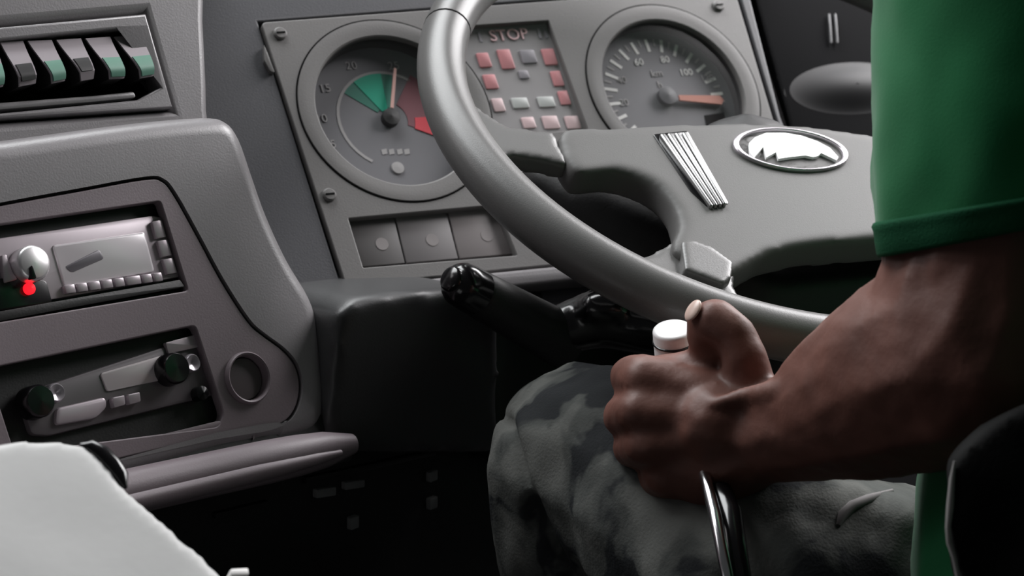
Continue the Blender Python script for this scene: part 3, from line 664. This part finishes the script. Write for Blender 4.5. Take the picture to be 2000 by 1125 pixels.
loft('sleeve_hem', [sleeve_ring(y, o) for y, o in ((388, -0.001), (391, 0.0012), (396, 0.0022), (404, 0.0016), (420, 0.0016), (440, 0.0018), (447, 0.0012), (448, -0.002))], mat('green_rib_knit', srgb((20, 78, 50)), 0.9, spec=0.2, bump=0.4, bscale=900), person, True, 80, thick=0.002, label='darker ribbed sleeve hem')
b = bmesh.new()
chain(b, [(2640, -250, 0.90, 500), (2640, 300, 0.90, 550), (2600, 900, 0.91, 550), (2480, 1280, 0.93, 500)])
chain(b, [(2060, 980, 1.01, 290), (2050, 1120, 1.0, 285), (2060, 1260, 1.0, 290)]); chain(b, [(2060, 980, 1.01, 290), (2500, 900, 0.93, 420)])
chain(b, [(1990, -80, 0.965, 280), (2120, -420, 0.95, 330), (2640, -250, 0.90, 500)])
remesh('shirt_body', b, G_shirt, person, 0.005, 6, noise_amp=0.008, noise_scale=14)
def on_obj(o, px, py):
    bpy.context.view_layer.update()
    d = ray(px, py).normalized(); mi = o.matrix_world.inverted()
    ok, loc, nn, ii = o.ray_cast(mi @ CAM, mi.to_3x3() @ d)
    return o.matrix_world @ loc if ok else at(px, py, 1.05)
# trousers
def camo():
    m = bpy.data.materials.new('mottled_grey_cloth'); m.use_nodes = True; nt = m.node_tree; bs = nt.nodes['Principled BSDF']
    bs.inputs['Roughness'].default_value = 0.9; bs.inputs['Specular IOR Level'].default_value = 0.15
    tc = nt.nodes.new('ShaderNodeTexCoord'); n = nt.nodes.new('ShaderNodeTexNoise'); n.inputs['Scale'].default_value = 22; n.inputs['Detail'].default_value = 3; n.inputs['Distortion'].default_value = 0.6
    r = nt.nodes.new('ShaderNodeValToRGB'); r.color_ramp.interpolation = 'EASE'; e = r.color_ramp.elements
    e[0].position = 0.42; e[0].color = (*srgb((44, 46, 48)), 1); e[1].position = 0.48; e[1].color = (*srgb((80, 82, 80)), 1)
    x = e.new(0.60); x.color = (*srgb((104, 105, 102)), 1)
    n2 = nt.nodes.new('ShaderNodeTexNoise'); n2.inputs['Scale'].default_value = 600; bp = nt.nodes.new('ShaderNodeBump'); bp.inputs['Strength'].default_value = 0.3; bp.inputs['Distance'].default_value = 0.001
    L = nt.links.new; L(tc.outputs['Object'], n.inputs['Vector']); L(n.outputs['Fac'], r.inputs['Fac']); L(r.outputs['Color'], bs.inputs['Base Color'])
    L(tc.outputs['Object'], n2.inputs['Vector']); L(n2.outputs['Fac'], bp.inputs['Height']); L(bp.outputs['Normal'], bs.inputs['Normal']); return m
G_camo = camo()
b = bmesh.new()
chain(b, [(1145, 905, 1.17, 198), (1300, 960, 1.13, 215), (1480, 1110, 1.09, 255), (1640, 1180, 1.08, 262), (2000, 1350, 1.1, 300)])
chain(b, [(1145, 905, 1.17, 198), (1150, 1000, 1.18, 190), (1200, 1250, 1.24, 210), (1250, 1800, 1.35, 190)])
seam_px = [(985, 815), (1000, 870), (1016, 940), (1045, 1020), (1085, 1080), (1130, 1140)]
def to_px(co):
    e = co - CAM; d = -e.dot(BACK); return 1000 + F * e.dot(RIGHT) / d, 562.5 - F * e.dot(UP) / d
SEAM = [at(x, y, 1.12) for x, y in seam_px]
def seam_dist(co):                       # distance to the vertical fold plane beside the knee
    best = 9.0
    for p, q in zip(SEAM, SEAM[1:]):
        a, b_ = (p - CAM).normalized(), (q - CAM).normalized(); c = (co - CAM).normalized()
        ab = b_ - a; t = max(0, min(1, (c - a).dot(ab) / ab.length_squared)); best = min(best, (c - a - ab * t).length)
    return best
def folds(co):
    return -0.006 * math.exp(-(seam_dist(co) / 0.0032) ** 2) + 0.006 * pnoise(Vector((co.x * 22, co.y * 22, co.z * 9))) + 0.0014 * pnoise(Vector((co.x * 85, co.y * 85, co.z * 30)))
trou = remesh('trousers', b, G_camo, person, 0.004, 6, disp=folds)
tube('pocket_welt', mat('welt_grey', srgb((120, 116, 116)), 0.8), person, [on_obj(trou, x, y) for x, y in ((1640, 1026), (1648, 1006), (1668, 988), (1700, 974), (1745, 958))], [0.0012, 0.0028, 0.003, 0.0026, 0.001], 10, label='pale raised pocket edge')

# ------------------------------------------------------------------ driver's seat edge
DS = Frame(at(1930, 1050, 0.87), RIGHT * 0.9 + BACK * 0.1, UP)
seat = thing('driver_seat', DS.W(0.05, -0.15, -0.05), 'dark mottled seat side with pale piping in the lower right corner', 'seat')
b = bmesh.new(); prism_bm(DS, smooth_loop(DS.L([(1868, 900), (1862, 960), (1858, 1040), (1872, 1110), (1890, 1200), (1900, 1500), (2400, 1500), (2400, 760), (2100, 770), (1960, 820)]), 4), -0.03, 0.0, bm=b)
remesh('side_bolster', b, mat('seat_dark_cloth', srgb((30, 30, 30)), 0.9, spec=0.1, bump=0.3, bscale=400, var=0.5, vscale=30), seat, 0.003, 6, noise_amp=0.004, noise_scale=25)
tube('piping', mat('piping_pale', srgb((150, 148, 146)), 0.6), seat, [DS.W(*DS.P(x, y), 0.0) for x, y in ((1867, 900), (1862, 935), (1858, 990), (1854, 1030), (1856, 1060), (1866, 1090), (1874, 1130))], [0.0005, 0.0012, 0.0016, 0.0012, 0.0012, 0.001, 0.001], 10, label='pale piping')

# ------------------------------------------------------------------ gear lever
gl = thing('gear_lever', at(1490, 1500, 0.97), 'gear lever with bright metal shaft and white topped knob in the hand', 'gear lever')
tube('shaft', G_chrome, gl, [at(1360, 860, 1.07), at(1399, 1005, 1.0), at(1424, 1130, 0.985), at(1490, 1500, 0.97)], 0.0031, 20, label='bright metal shaft')
tube('sleeve', G_glossblack, gl, [at(1385, 900, 1.07), at(1428, 1005, 1.01), at(1446, 1130, 0.995), at(1510, 1500, 0.98)], 0.0062, 20)
G_knob = mat('knob_white', srgb((228, 226, 226)), 0.3)
kf = Frame(at(1318, 662, 1.085), RIGHT * 0.98 + UP * 0.12, UP * 0.42 - BACK * 0.9)
b = bmesh.new(); prism_bm(kf, circle((0, 0), 0.0108, 32, 0.012), -0.03, 0.0065, 0.002, 3, bm=b)
from_bm('knob', b, G_knob, gl, 40, 'white knob top')
tube('knob_seam', G_glossblack, gl, [kf.W(0.0108 * math.cos(t), 0.0122 * math.sin(t), -0.001) for t in np.linspace(0, 2 * math.pi, 33)[:-1]], 0.0007, 8, True)
tube('knob_stem', G_glossblack, gl, [kf.W(0, 0, -0.028), at(1340, 780, 1.09), at(1365, 870, 1.087)], [0.010, 0.009, 0.006], 20)
